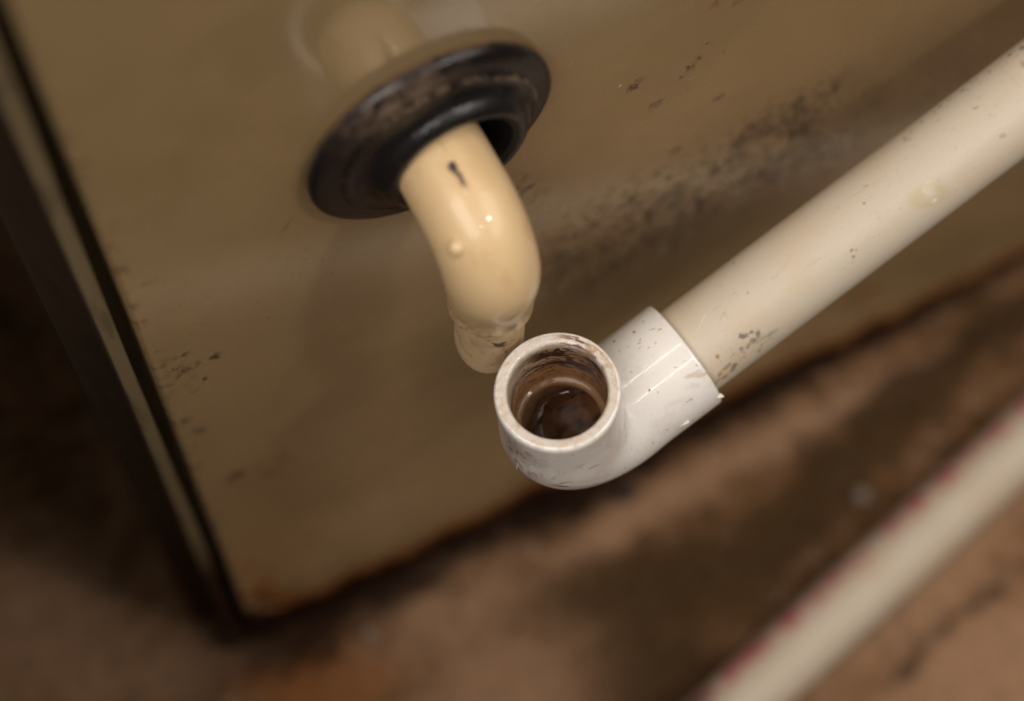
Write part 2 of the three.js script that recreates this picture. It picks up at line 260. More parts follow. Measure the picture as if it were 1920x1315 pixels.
// ---------------------------------------------------------------- rubber grommet
{
  const prof = [ // r, z, share of the shift from flange centre to lip centre
    [0.0265, -0.003, 0], [0.0310, 0.0004, 0], [0.0318, 0.0010, 0], [0.0321, 0.0022, 0], [0.0318, 0.0033, 0], [0.0309, 0.0040, 0], [0.0292, 0.0045, 0.05], [0.0272, 0.0048, .15], [0.0262, 0.0050, .25], [0.0254, 0.0056, .35], [0.0246, 0.0058, .45], [0.0239, 0.0056, .55], [0.0228, 0.0058, .75], [0.0216, 0.0064, .9], [0.0206, 0.0074, 1], [0.0199, 0.0085, 1], [0.0191, 0.0095, 1], [0.0181, 0.0102, 1], [0.0170, 0.0104, 1], [0.0160, 0.0101, 1], [0.0153, 0.0096, 1], [0.0149, 0.0095, 1], [0.0146, 0.0080, 1], [0.0145, 0.0040, 1], [0.0145, -0.002, 1], [0.0150, -0.012, 1],
  ];
  let len = 0; const rings = [];
  const sub = []; // refine
  for (let i = 0; i + 1 < prof.length; i++) for (let k = 0; k < 3; k++) { const t = k / 3; sub.push(prof[i].map((a, j) => a + (prof[i + 1][j] - a) * t)); }
  sub.push(prof[prof.length - 1]);
  for (let i = 0; i < sub.length; i++) {
    const [r, z, s] = sub[i]; if (i) len += Math.hypot(r - sub[i - 1][0], z - sub[i - 1][1]);
    rings.push({ c: V((LIPC.x - GC.x) * s, (LIPC.y - GC.y) * s, z), a: V(1, 0, 0), b: V(0, 1, 0), r, v: len, wob: (t) => 0.006 * Math.sin(2 * t + 0.6) + 0.004 * Math.sin(5 * t + r * 300) });
  }
  for (const g of rings) g.v /= len;
  // sub index 9.. : positions along the profile for the dust lines
  const t = paint(1536, 512, (u, v, c) => {
    const th = u * Math.PI * 2, cx = Math.cos(th) * 3.2, cy = Math.sin(th) * 3.2, s = v * len * 100;
    const f = fbm(cx * 2.2, cy * 2.2, s * 2.2, 4), f2 = fbm(cx * 7, cy * 7, s * 9, 3), f5 = fbm(cx * 1.1, cy * 1.1, s, 3);
    c[0] = 0.0105; c[1] = 0.0086; c[2] = 0.0088;
    const up = ss(-0.35, 0.5, Math.sin(th - 0.15));                              // dust lies on the upper side of the disc
    const rim = ss(0.44, 0.56, s) * ss(0.74 + 0.20 * f, 0.62, s);
    mixTo(c, [0.175, 0.105, 0.070], rim * (0.10 + 0.75 * up) * ss(0.30, 0.56, 0.5 * f + 0.5 * f2));
    const patch = ss(0.8, 1.0, s) * ss(1.75, 1.35, s + 0.5 * (f - 0.5)) * Math.exp(-Math.pow((th - 1.9) / 0.42, 2)); mixTo(c, [0.19, 0.125, 0.09], sat(patch * 0.9 * ss(0.36, 0.60, 0.6 * f + 0.4 * f2)));
    const lip = Math.exp(-Math.pow((s - 1.62 - 0.18 * (f5 - 0.5)) / 0.085, 2)) * ss(-0.2, 0.5, Math.cos(th - 0.75)); mixTo(c, [0.20, 0.135, 0.085], lip * ss(0.38, 0.58, f2) * 0.75);
    mixTo(c, [0.075, 0.048, 0.034], ss(0.54, 0.74, f2) * ss(0.50, 0.66, f) * 0.25);
    c[3] = 0.20 + 0.20 * f + 0.4 * rim * up;
    c[4] = 0.5 + 0.4 * (f2 - 0.5);
  }, { rough: true, bump: true }, true);
  const g = new THREE.Group(); g.name = 'rubber_grommet'; g.position.set(GC.x, GC.y, 0); scene.add(g);
  tag(g, 'round black rubber grommet with dusty rim set in the tan cabinet panel', 'grommet');
  add('flange', skin(rings, 128), mat(t, { bumpScale: 0.00022 }), g);
}

// ---------------------------------------------------------------- cream outlet elbow that comes out of the grommet
{
  const MARK = { s: 0.0360, u: 0.512 }, NUB = { s: 0.0476, t: 0.6208 * Math.PI * 2 };
  const A = V(-0.0222, 0.3285, 0.010), K = V(-0.0222, 0.3282, 0.0346), d1 = K.clone().sub(A).normalize(), d2 = V(0.004, -1, -0.045).normalize();
  const ang = Math.acos(d1.dot(d2)), rho = 0.0155, T = rho * Math.tan(ang / 2), side = d1.clone().cross(d2).normalize();
  const start = A.clone().addScaledVector(d1, -0.03), runA = K.distanceTo(start) - T;
  const frame = (s) => { // s along the centre line -> centre, tangent
    if (s < runA) return [start.clone().addScaledVector(d1, s), d1];
    const a = (s - runA) / rho;
    if (a < ang) { const nrm = d2.clone().addScaledVector(d1, -d2.dot(d1)).normalize(), cen = K.clone().addScaledVector(d1, -T).addScaledVector(nrm, rho); const out = nrm.clone().multiplyScalar(-Math.cos(a)).addScaledVector(d1, Math.sin(a)); return [cen.addScaledVector(out, rho), d1.clone().multiplyScalar(Math.cos(a)).addScaledVector(nrm, Math.sin(a))]; }
    return [K.clone().addScaledVector(d2, T + s - runA - rho * ang), d2];
  };
  const arc = rho * ang, drop = (L) => runA + arc + L - T; // s at a vertical distance L below the corner
  const front = V(-0.466, 0, 0.885);
  const ring = (s, r, v, wob, k = 0) => { const [c, t] = frame(s); const b = side, a = b.clone().cross(t).normalize(); return { c, a, b, r, v, wob, sl: k ? { k, t, at: Math.atan2(front.dot(b), front.dot(a)) } : null }; };
  const R = [], S1 = drop(0.0325), total = S1;
  const rad = (s) => { const L = s - runA - arc + T; return L < 0.008 ? 0.0120 : 0.0120 - 0.00145 * ss(0.008, 0.033, L); };
  const slant = (s) => -0.0048 * ss(drop(0.012), S1, s), wob = (k) => (t) => k * (0.045 * (fbm(Math.cos(t) * 2.6 + 4, Math.sin(t) * 2.6, 5.2 + 2 * k, 4) - 0.5));
  for (let i = 0; i <= 110; i++) { const s = S1 * i / 110; R.push(ring(s, rad(s), s, s > drop(0.018) ? wob(ss(drop(0.018), S1, s)) : null, slant(s))); }
  for (const [ds, r, dv, k] of [[0.0008, 0.01068, 0.0008, .95], [0.0016, 0.0102, 0.0017, .8], [0.0024, 0.0096, 0.0027, .5], [0.0030, 0.00915, 0.0033, .2], [0.0034, 0.0086, 0.0039, 0]]) R.push(ring(S1 + ds, r, S1 + dv, wob(k), slant(S1)));
  const VL = S1 + 0.0039; for (const r of R) r.v /= VL;
  const e = new THREE.Group(); e.name = 'outlet_elbow'; e.position.copy(K); scene.add(e);
  tag(e, 'cream painted drain elbow that comes out of the black grommet and turns down', 'pipe elbow');
  const tex = paint(1024, 1024, (u, v, c) => {
    const th = u * Math.PI * 2, s = v * VL, L = s - runA - arc + T, x = Math.cos(th) * 1.23, y = Math.sin(th) * 1.23, z = s * 100;
    const f = fbm(x * 2, y * 2, z * 2, 4), f2 = fbm(x * 7, y * 7, z * 7, 4);
    c[0] = 0.72; c[1] = 0.505; c[2] = 0.275;
    mixTo(c, [0.60, 0.37, 0.17], ss(0.48, 0.72, f) * 0.4);
    const low = ss(0.020, 0.034, L + 0.012 * (f - 0.5)); mixTo(c, [0.36, 0.215, 0.105], low * ss(0.40, 0.62, f2) * 0.75);
    const um = (u + 1) % 1;
    mixTo(c, [0.035, 0.025, 0.030], spot((um - MARK.u) * 0.0775, (s - MARK.s), 0.0015, 0.0014, 0, 3, .7));
    mixTo(c, [0.035, 0.025, 0.030], spot((um - MARK.u + 0.004) * 0.0775, (s - MARK.s - 0.0028), 0.0010, 0.0026, 0.15, 5, .8) * 0.9);
    mixTo(c, [0.15, 0.09, 0.05], spot((um - MARK.u) * 0.0775 + 0.0004, (s - MARK.s + 0.0060), 0.0002, 0.0045, 0.06, 5, .6) * 0.35);
    mixTo(c, [0.05, 0.035, 0.022], spot((um - MARK.u - 0.055) * 0.0775, (L - 0.0365), 0.0020, 0.0012, 0.3, 9, 1.2) * 0.85);
    // grime where the elbow leaves the rubber
    const g0 = ss(runA - 0.0175, runA - 0.020, s + 0.003 * (f2 - 0.5)); mixTo(c, [0.055, 0.035, 0.024], g0 * 0.8);
    c[3] = 0.42 + 0.18 * ss(0.45, 0.7, f2) * low + 0.06 * f;
    c[4] = 0.5 + 0.22 * (f2 - 0.5) * low + 0.06 * (f - 0.5) + 0.03 * (n3(x * 22, y * 22, z * 22) - 0.5); if (n3(x * 26, y * 26, z * 26) > 0.93) mixTo(c, [0.36, 0.23, 0.12], 0.45); const sc = ss(0.012, 0.003, Math.abs(fbm(x * 3.1 + 9, y * 3.1, z * 1.2, 3) - 0.52)) * ss(0.5, 0.65, f); mixTo(c, [0.80, 0.62, 0.40], sc * 0.25); c[3] += 0.2 * sc;
  }, { rough: true, bump: true }, true);
  const m = mat(tex, { bumpScale: 0.0006, clearcoat: 0.4, clearcoatRoughness: 0.05 });
  const bodyGeo = skin(R, 112); bodyGeo.translate(-K.x, -K.y, -K.z); add('elbow_body', bodyGeo, m, e);
  // the narrower plain tube that leaves the hub
  const tubeTex = paint(1024, 512, (u, v, c) => {
    const th = u * Math.PI * 2, x = Math.cos(th) * 0.9, y = Math.sin(th) * 0.9, z = v * 3.23, f = fbm(x * 3, y * 3, z * 3, 4), f2 = fbm(x * 9, y * 9, z * 9, 3), um = (u + 1) % 1;
    c[0] = 0.64; c[1] = 0.455; c[2] = 0.26; mixTo(c, [0.42, 0.28, 0.155], ss(0.44, 0.66, f) * 0.5); mixTo(c, [0.10, 0.065, 0.04], ss(0.68, 0.76, f2) * 0.6); mixTo(c, [0.13, 0.08, 0.045], ss(0.965, 0.99, v) * 0.7 * ss(0.3, 0.5, f));
    mixTo(c, [0.045, 0.032, 0.022], spot((um - MARK.u - 0.02) * 0.0565, v * 0.0323 - 0.0170, 0.0030, 0.0013, -0.45, 12, 1.5) * 0.9);
    c[3] = 0.28 + 0.25 * f;
  }, { rough: true }, true);
  const Q = []; const tv = (L) => (L - 0.022) / 0.0323;
  for (const [L, r] of [[0.0220, 0.00895], [0.030, 0.00900], [0.038, 0.00900], [0.046, 0.00902], [0.0520, 0.00905], [0.0535, 0.00903], [0.0541, 0.00893], [0.0543, 0.0088], [0.0543, 0.0073], [0.0540, 0.0071], [0.046, 0.0070], [0.030, 0.0070]]) { const g = ring(drop(L), r, Math.min(tv(L), 1), null, 0.0060 * ss(0.038, 0.054, L)); Q.push(g); }
  const tg = skin(Q, 96); tg.translate(-K.x, -K.y, -K.z); add('outlet_tube', tg, mat(tubeTex, { clearcoat: 0.15, clearcoatRoughness: 0.2 }), e);
  // small raised nub of the moulding on the outside of the bend
  const nub = new THREE.SphereGeometry(0.0022, 28, 18); nub.scale(1, 1, 0.8);
  const [nc, nt] = frame(NUB.s), na = side.clone().cross(nt).normalize(), dir = na.clone().multiplyScalar(Math.cos(NUB.t)).addScaledVector(side, Math.sin(NUB.t)).normalize();
  nub.applyQuaternion(new THREE.Quaternion().setFromUnitVectors(V(0, 0, 1), dir)); const np = nc.clone().addScaledVector(dir, rad(NUB.s) + 0.0001).sub(K); nub.translate(np.x, np.y, np.z);
  add('moulding_nub', nub, new THREE.MeshPhysicalMaterial({ color: new THREE.Color().setRGB(0.70, 0.50, 0.28), roughness: 0.25, clearcoat: 0.5, clearcoatRoughness: 0.08 }), e);
}

// ---------------------------------------------------------------- white drain line: pipe and elbow with an open socket
const KN = V(-0.0118, 0.2381, 0.0569), AW = V(-0.0768, 0.9968, -0.0243).normalize(), QW = V(0.9705, 0.2023, -0.1313).normalize(), LEG = 0.04095;
const SC = 0.9815, KW = EYE.clone().lerp(KN, SC);   // the fitting is drawn for a 33.2 mm socket and made 1.9 % smaller
const PIPE_R = 0.01302, HUB_R = 0.0163, BORE_R = 0.0104, RHO = 0.0161;
const bendOf = () => {
  const d1 = QW.clone().negate(), d2 = AW, ang = Math.acos(d1.dot(d2)), T = RHO * Math.tan(ang / 2), side = d1.clone().cross(d2).normalize();
  const start = KN.clone().addScaledVector(d1, -LEG), runA = LEG - T, nrm = d2.clone().addScaledVector(d1, -d2.dot(d1)).normalize(), cen = KN.clone().addScaledVector(d1, -T).addScaledVector(nrm, RHO);
  const frame = (s) => {
    if (s < runA) return [start.clone().addScaledVector(d1, s), d1.clone()];
    const a = (s - runA) / RHO;
    if (a < ang) { const out = nrm.clone().multiplyScalar(-Math.cos(a)).addScaledVector(d1, Math.sin(a)); return [cen.clone().addScaledVector(out, RHO), d1.clone().multiplyScalar(Math.cos(a)).addScaledVector(nrm, Math.sin(a))]; }
    return [KN.clone().addScaledVector(d2, T + s - runA - RHO * ang), d2.clone()];
  };
  return { frame, side, runA, ang, T, total: 2 * LEG - 2 * T + RHO * ang };
};
const EB = bendOf(), PRINT = 0.74;
const line = new THREE.Group(); line.name = 'drain_line'; line.scale.setScalar(SC); line.position.copy(KW); scene.add(line);
tag(line, 'white plastic drain pipe with an open upturned elbow in front of the cabinet', 'drain pipe');
{
  const S = EB.total, R = []; let vl = 0, last = null;
  const ring = (s, r, clampIn) => {
    const [c, t] = EB.frame(s), a = EB.side.clone().cross(t).normalize(), inBend = s > EB.runA - 0.0005 && s < S - (LEG - EB.T) + 0.0005;
    const p = [s, r]; if (last) vl += Math.hypot(s - last[0], r - last[1]); last = p;
    R.push({ c, a, b: EB.side, r, v: vl, s, wob: clampIn && inBend ? (th) => { const k = r * Math.cos(th); return k > RHO * 0.97 ? RHO * 0.97 / k - 1 : 0; } : null });
  };
  for (const [s, r] of [[0.0030, 0.01300], [0.0006, 0.01302], [0.0002, 0.0131], [0, 0.0134], [0, 0.0146], [0, 0.0157], [0.0002, 0.01605], [0.0006, 0.0163]]) ring(s, r);
  const vOut0 = vl, hub = (s) => HUB_R + 0.0004 * ss(0.016, 0.028, s) * ss(S - 0.012, S - 0.026, s);
  for (let i = 1; i <= 120; i++) { const s = 0.0006 + (S - 0.0024) * i / 120; ring(s, hub(s), true); }
  for (const [d, r] of [[0.0012, 0.01625], [0.0008, 0.01615], [0.0004, 0.01595], [0.00015, 0.0157], [0, 0.0153]]) ring(S - d, r);
  const vRim0 = vl; for (const [d, r] of [[0, 0.0146], [0, 0.0137], [0.0001, 0.0133], [0.0004, 0.01300], [0.0009, 0.0128], [0.0016, 0.01268]]) ring(S - d, r);
  const vBore = vl; for (let i = 1; i <= 24; i++) ring(S - 0.0016 - 0.0195 * i / 24, 0.01265 - 0.0004 * i / 24);
  const vLedge = vl; for (const [d, r] of [[0.0213, 0.0121], [0.0216, 0.0118], [0.0218, 0.0113], [0.0220, 0.0108], [0.0224, 0.0105], [0.0230, BORE_R]]) ring(S - d, r);
  const vIn = vl; for (let i = 1; i <= 70; i++) ring(S - 0.0230 - (S - 0.0230 - 0.0105) * i / 70, BORE_R, true);
  for (const g of R) g.v /= vl;
  const spotsOut = [ // s, u, size along s, size round, turn, kind, strength
    [.0086, .096, .0005, .0004, 0, 0, 1], [.0142, .1167, .0005, .0004, 0, 0, .9], [.0030, .047, .0007, .0003, .3, 0, .6], [.0045, .0625, .0010, .0003, .5, 0, .5], [.0152, .932, .0004, .0004, 0, 0, 1], [.0125, .979, .0022, .0020, .2, 2, .7], 
    [.0023, .886, .0034, .0012, .5, 1, .45], [.0050, .868, .0022, .0010, .5, 1, .2], [.0110, .86, .0040, .0007, .4, 1, .15], [.0472, .6417, .0005, .0028, .25, 0, .9], [.0490, .652, .0004, .0020, -.3, 0, .5], [.0500, .884, .0026, .0006, .25, 0, .75], [.0590, .846, .0030, .0005, .3, 0, .7], [.0585, .700, .0016, .0010, .5, 1, .3], [.054, .74, .0006, .0024, .4, 0, .35], [.0655, .60, .0012, .0005, 0, 2, .9], [.0570, .605, .0009, .0004, .4, 2, .9], [.0520, .63, .0024, .0007, .3, 1, .4],
  ];
  const TAU = Math.PI * 2, near = (u, w) => { const d = Math.abs(u - w); return Math.min(d, 1 - d); };
  const tex = paint(2048, 2048, (u, v, c) => {
    const d = v * vl, th = u * TAU; let s, r;
    { let lo = 0, hi = R.length - 1; while (hi - lo > 1) { const m = (lo + hi) >> 1; if (R[m].v * vl <= d) lo = m; else hi = m; } const t = sat((d - R[lo].v * vl) / Math.max(1e-9, (R[hi].v - R[lo].v) * vl)); s = R[lo].s + (R[hi].s - R[lo].s) * t; r = R[lo].r + (R[hi].r - R[lo].r) * t; }
    const x = Math.cos(th) * r * 100, y = Math.sin(th) * r * 100, z = s * 100;
    const f = fbm(x * 2.2, y * 2.2, z * 2.2, 4), f2 = fbm(x * 8, y * 8, z * 8 + 3, 3), f3 = n3(x * 34, y * 34, z * 34);
    c[0] = 0.800; c[1] = 0.752; c[2] = 0.705; c[3] = 0.26 + 0.1 * f; c[4] = 0.5 + 0.10 * (f - 0.5);
    if (d < vRim0) {                                                      // outside of the fitting
      mixTo(c, [0.66, 0.55, 0.44], ss(0.52, 0.74, f) * 0.3);
      mixTo(c, [0.30, 0.20, 0.12], ss(0.735, 0.80, f2) * 0.55);
      const hair = Math.abs(fbm(x * 5 + 7, y * 5, z * 5, 3) - 0.5); mixTo(c, [0.33, 0.22, 0.13], ss(0.010, 0.002, hair) * ss(0.5, 0.62, f) * 0.35);
      if (f3 > 0.93 && f2 > 0.5) mixTo(c, [0.14, 0.09, 0.06], 0.55);
      // scuffed, dirty and flaking side below the rim on the left
      const sc = Math.exp(-Math.pow(near(u, 0.52) / 0.075, 2)) * ss(0.038, 0.052, s) * ss(S - 0.0015, S - 0.005, s);
      mixTo(c, [0.38, 0.275, 0.20], sc * 0.7 * ss(0.3, 0.6, f)); mixTo(c, [0.055, 0.036, 0.026], sc * ss(0.54, 0.68, fbm(x * 9, y * 9, z * 5, 4)) * 0.65); if (f3 > 0.84) mixTo(c, [0.8, 0.74, 0.68], sc * 0.7);
      c[4] += 0.35 * sc * (f2 - 0.5);
      for (let i = 0; i < spotsOut.length; i++) { const [ps, pu, a, b, rot, kind, k] = spotsOut[i]; let du = u - pu; if (du > .5) du -= 1; if (du < -.5) du += 1; const ds = s - ps; if (Math.abs(ds) > 0.012 || Math.abs(du) > 0.12) continue; const m = spot(ds, du * TAU * HUB_R, a, b, rot, i + 20, 1.0) * k; if (m > 0) { mixTo(c, kind === 0 ? [0.075, 0.052, 0.040] : kind === 1 ? [0.44, 0.29, 0.16] : [0.84, 0.78, 0.72], sat(m)); if (kind === 2) c[4] += 0.35 * m * (f3 - 0.3); } }
      const lipEdge = ss(vRim0 - 0.0016, vRim0, d); mixTo(c, [0.56, 0.38, 0.22], lipEdge * ss(0.50, 0.66, f2) * 0.45);
    } else if (d < vBore) {                                               // flat rim
      const k = (d - vRim0) / (vBore - vRim0);
      mixTo(c, [0.60, 0.52, 0.45], 0.65); mixTo(c, [0.58, 0.42, 0.29], ss(0.46, 0.70, f2) * 0.5);
      mixTo(c, [0.35, 0.19, 0.085], ss(0.69, 0.78, fbm(x * 12, y * 12, z * 12, 3)) * 0.5);
      const g = sat(Math.exp(-Math.pow(near(u, 0.04) / 0.11, 2)) + 0.55 * Math.exp(-Math.pow(near(u, 0.83) / 0.09, 2)) * ss(0.1, 0.7, k)), gf = ss(0.40, 0.60, fbm(x * 6, y * 6, 4, 4));
      mixTo(c, [0.46, 0.27, 0.125], g * gf * 0.75);
      const st = Math.exp(-Math.pow(near(u, 0.095) / 0.055, 2)), sf = ss(0.46, 0.58, fbm(Math.cos(th) * 4.5 + 2, Math.sin(th) * 4.5, k * 5 + 7, 4)); mixTo(c, [0.12, 0.045, 0.022], st * sf * 0.95);
      const st2 = Math.exp(-Math.pow(near(u, 0.015) / 0.035, 2)) * ss(0.2, 0.5, k); mixTo(c, [0.16, 0.065, 0.03], st2 * ss(0.47, 0.6, fbm(Math.cos(th) * 6 + 2, Math.sin(th) * 6, k * 6 + 17, 4)) * 0.8);
      mixTo(c, [0.42, 0.25, 0.12], Math.exp(-Math.pow((k - 0.9) / 0.12, 2)) * ss(0.35, 0.6, f) * 0.55);
      if (f3 > 0.9) mixTo(c, [0.20, 0.10, 0.05], 0.5);
      c[3] = 0.30 + 0.3 * g; c[4] = 0.5 + (0.15 + 0.5 * g) * (f2 - 0.5);
    } else if (d < vLedge) {                                              // socket wall
      const dep = (d - vBore) / (vLedge - vBore), sx = u * 9, str = fbm(Math.cos(th) * 2.2, Math.sin(th) * 2.2, dep * 11, 5), fi = fbm(Math.cos(th) * 9, Math.sin(th) * 9, dep * 26, 4);
      c[0] = 0.50; c[1] = 0.40; c[2] = 0.31;
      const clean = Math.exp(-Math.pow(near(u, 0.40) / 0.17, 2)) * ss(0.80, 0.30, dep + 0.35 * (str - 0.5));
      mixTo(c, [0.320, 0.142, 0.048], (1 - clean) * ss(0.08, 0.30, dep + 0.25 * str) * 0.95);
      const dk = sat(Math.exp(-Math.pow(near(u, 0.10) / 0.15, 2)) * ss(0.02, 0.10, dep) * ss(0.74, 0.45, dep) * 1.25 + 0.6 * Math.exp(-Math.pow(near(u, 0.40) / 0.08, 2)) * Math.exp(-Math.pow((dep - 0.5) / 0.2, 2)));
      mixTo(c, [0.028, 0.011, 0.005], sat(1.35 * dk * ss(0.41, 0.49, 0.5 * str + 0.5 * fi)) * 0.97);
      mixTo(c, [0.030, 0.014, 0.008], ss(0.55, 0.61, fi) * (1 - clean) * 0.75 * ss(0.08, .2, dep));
      mixTo(c, [0.22, 0.11, 0.038], Math.exp(-Math.pow((dep - 0.93) / 0.06, 2)) * 0.6);
      mixTo(c, [0.10, 0.05, 0.022], ss(0.30, 0.0, near(u, 0.92)) * 0.5 * ss(.05, .3, dep));
      c[3] = 0.42 + 0.3 * str; c[4] = 0.5 + 0.7 * (fi - 0.5);
    } else {                                                              // ledge and inner bend
      const dep = (d - vIn);
      c[0] = 0.18; c[1] = 0.092; c[2] = 0.035;
      mixTo(c, [0.15, 0.064, 0.022], ss(0.40, 0.60, f2) * 0.7);
      mixTo(c, [0.25, 0.095, 0.028], ss(0.004, 0.012, dep) * 0.8);
      mixTo(c, [0.050, 0.022, 0.010], ss(0.52, 0.68, fbm(x * 6, y * 6, z * 6, 4)) * ss(0.002, 0.010, dep) * 0.85);
      if (f2 > 0.62) mixTo(c, [0.26, 0.12, 0.045], 0.4);
      c[3] = 0.72; c[4] = 0.5 + 0.7 * (f2 - 0.5);
    }
    const k = 0.975 + 0.05 * f3; c[0] *= k; c[1] *= k; c[2] *= k;
  }, { rough: true, bump: true }, true);
  const g = skin(R, 160); g.translate(-KN.x, -KN.y, -KN.z);
  const plast = mat(tex, { bumpScale: 0.00030, clearcoat: 0.45, clearcoatRoughness: 0.07 });
  const elbow = add('elbow', g, plast, line);
  // slivers of moulding flash left on the seam
  const flash = (s, u, len, wid, lean) => {
    const [c, t] = EB.frame(s), a = EB.side.clone().cross(t).normalize(), out = a.clone().multiplyScalar(Math.cos(u * TAU)).addScaledVector(EB.side, Math.sin(u * TAU)).normalize(), tan = t.clone().cross(out).normalize();
    const b = c.clone().addScaledVector(out, HUB_R - 0.0004).sub(KN), P = [], I = [], n = 7;
    for (let i = 0; i <= n; i++) { const q = i / n, hh = len * Math.sin(Math.PI * Math.pow(q, 0.6)) ** 1.5; const base = b.clone().addScaledVector(t, (q - 0.5) * wid * 3), tip = base.clone().addScaledVector(out, 0.0004 + hh).addScaledVector(t, lean * hh); for (const w of [-0.0002, 0.0002]) for (const p of [base, tip]) { const k = p.clone().addScaledVector(tan, p === tip ? w * 0.4 : w); P.push(k.x, k.y, k.z); } }
    for (let i = 0; i < n; i++) { const o = i * 4, e = o + 4; I.push(o, e, o + 1, e, e + 1, o + 1, o + 2, o + 3, e + 2, e + 2, o + 3, e + 3, o + 1, e + 1, o + 3, e + 1, e + 3, o + 3); }
    const q = new THREE.BufferGeometry(); q.setAttribute('position', new THREE.Float32BufferAttribute(P, 3)); q.setAttribute('uv', new THREE.Float32BufferAttribute(new Float32Array(P.length / 3 * 2), 2)); q.setIndex(I); q.computeVertexNormals();
    return q;
  };
  const flashMat = new THREE.MeshPhysicalMaterial({ color: new THREE.Color().setRGB(0.72, 0.64, 0.57), roughness: 0.4 });
  add('moulding_flash', flash(0.0006, 0.776, 0.0009, 0.0006, -0.6), flashMat, elbow);
  add('moulding_flash', flash(0.0125, 0.772, 0.0005, 0.0010, -1.4), flashMat, elbow);
  add('moulding_flash', flash(0.0510, 0.530, 0.0011, 0.0016, -1.2), flashMat, elbow);
  // pipe
  const LEN = 0.42, e1 = V(0, 1, 0).addScaledVector(QW, -QW.y).normalize(), e2 = QW.clone().cross(e1), PR = [], TL = 0.20;
  const pr = (s, r, v) => PR.push({ c: QW.clone().multiplyScalar(s), a: e1, b: e2, r, v });
  pr(0.0306, 0.0105, 0); pr(0.0306, 0.0129, 0); pr(0.0310, PIPE_R, 0.07);
  for (let i = 1; i <= 60; i++) { const s = 0.0310 + (LEN - 0.0310) * i / 60; pr(s, PIPE_R, s / LEN); }
  pr(LEN, 0.0103, 1); for (let i = 1; i <= 20; i++) pr(LEN + (0.0306 - LEN) * i / 20, 0.0105, 1);
  const pm = [ // s, angle, half length, half width, turn, kind (0 grey-black mould, 1 ochre, 2 stain ring, 3 white), strength
    [.0546, .712, .0016, .0008, .5, 0, .9], [.0564, .952, .0012, .0010, .9, 0, .7], [.0583, .876, .0007, .0013, .5, 0, .8], [.0572, .75, .0008, .0006, .2, 0, .8], [.0479, 1.265, .0011, .0013, .2, 0, .7], [.0459, .729, .0007, .0006, 0, 1, .9], [.0488, 1.19, .0010, .0007, .4, 0, .8], [.0440, 1.145, .0007, .0009, .2, 0, .6], [.0524, .926, .0009, .0008, .3, 0, .6], [.0543, .972, .0009, .0010, .3, 0, .6], [.0600, 1.05, .0040, .0009, .15, 0, .35], [.0450, 1.32, .0014, .0009, 0, 1, .8], [.0462, 1.08, .0016, .0010, .2, 1, .7],
    [.0916, .636, .0006, .0005, 0, 0, .7], [.0911, .774, .0006, .0006, .4, 0, .7], [.0926, .69, .0004, .0004, 0, 0, .6], [.1018, .011, .0004, .0004, 0, 1, 1], [.1053, -.282, .0010, .0003, .3, 1, .7], [.1415, -.190, .0010, .0004, .3, 1, .7], [.152, -.793, .0005, .0006, .3, 0, .8], [.1359, -.88, .0005, .0005, .5, 0, .9], [.1433, -.845, .0008, .0006, .5, 0, .9], [.1595, -.861, .0007, .0007, .5, 0, .9], [.1631, -.749, .0012, .0012, .5, 0, .7], [.1389, -.862, .0005, .0004, .5, 0, .8], [.1480, -.87, .0004, .0004, .5, 0, .7], [.1225, -.626, .0012, .0014, .5, 0, .22], [.0625, .0436, .0004, .0003, 0, 0, .8], [.0655, -.844, .0004, .0005, 0, 0, .7], [.1425, .622, .0012, .0008, .3, 1, .4], [.1322, -.5045, .0009, .0004, .2, 1, .5], [.1594, -.346, .0008, .0014, .2, 1, .6],
    [.1180, .62, .0024, .0022, .5, 3, .28], [.1177, .874, .0010, .0006, .4, 3, .8], [.1035, -.24, .0060, .0003, .15, 1, .2], [.0745, .055, .0040, .0002, -.3, 1, .2], [.048, -.05, .0030, .0003, -.5, 3, .35], [.0535, .10, .0022, .0003, -.4, 1, .25],
  ];
  const ptex = paint(1024, 2048, (u, v, c) => {
    let th = u * TAU; if (th > Math.PI) th -= TAU; const s = v * LEN, x = Math.cos(th) * 1.3, y = Math.sin(th) * 1.3, z = s * 100;
    const f = fbm(x * 1.4, y * 1.4, z * 0.9, 4), f2 = fbm(x * 7, y * 7, z * 7, 3), f3 = n3(x * 30, y * 30, z * 30);
    c[0] = 0.555; c[1] = 0.474; c[2] = 0.370; c[3] = 0.40 + 0.12 * f; c[4] = 0.5 + 0.10 * (f - 0.5);
    mixTo(c, [0.55, 0.425, 0.29], ss(0.45, 0.7, f) * 0.45); mixTo(c, [0.40, 0.30, 0.20], ss(0.70, 0.80, f2) * 0.30);
    if (f3 > 0.955) mixTo(c, [0.30, 0.20, 0.11], 0.35); const scr = ss(0.008, 0.001, Math.abs(fbm(x * 4 + 3, y * 4, z * 0.5, 3) - 0.5)) * ss(0.48, 0.62, fbm(x * 2, y * 2, z * 1.1 + 40, 3)); mixTo(c, [0.40, 0.31, 0.22], scr * 0.28); c[3] += 0.12 * scr;
    const low = Math.exp(-Math.pow((th - 1.15) / 0.28, 2)) * ss(0.070, 0.050, s); mixTo(c, [0.50, 0.37, 0.22], low * ss(0.35, 0.6, f2 + 0.1) * 0.6); mixTo(c, [0.17, 0.14, 0.13], low * ss(0.60, 0.70, fbm(x * 8 + 4, y * 8, z * 8, 3)) * 0.7);
    const upd = Math.exp(-Math.pow((th + 0.80) / 0.16, 2)) * ss(0.10, 0.13, s); mixTo(c, [0.20, 0.17, 0.16], upd * ss(0.615, 0.70, fbm(x * 9 + 9, y * 9, z * 9, 3)) * 0.6);
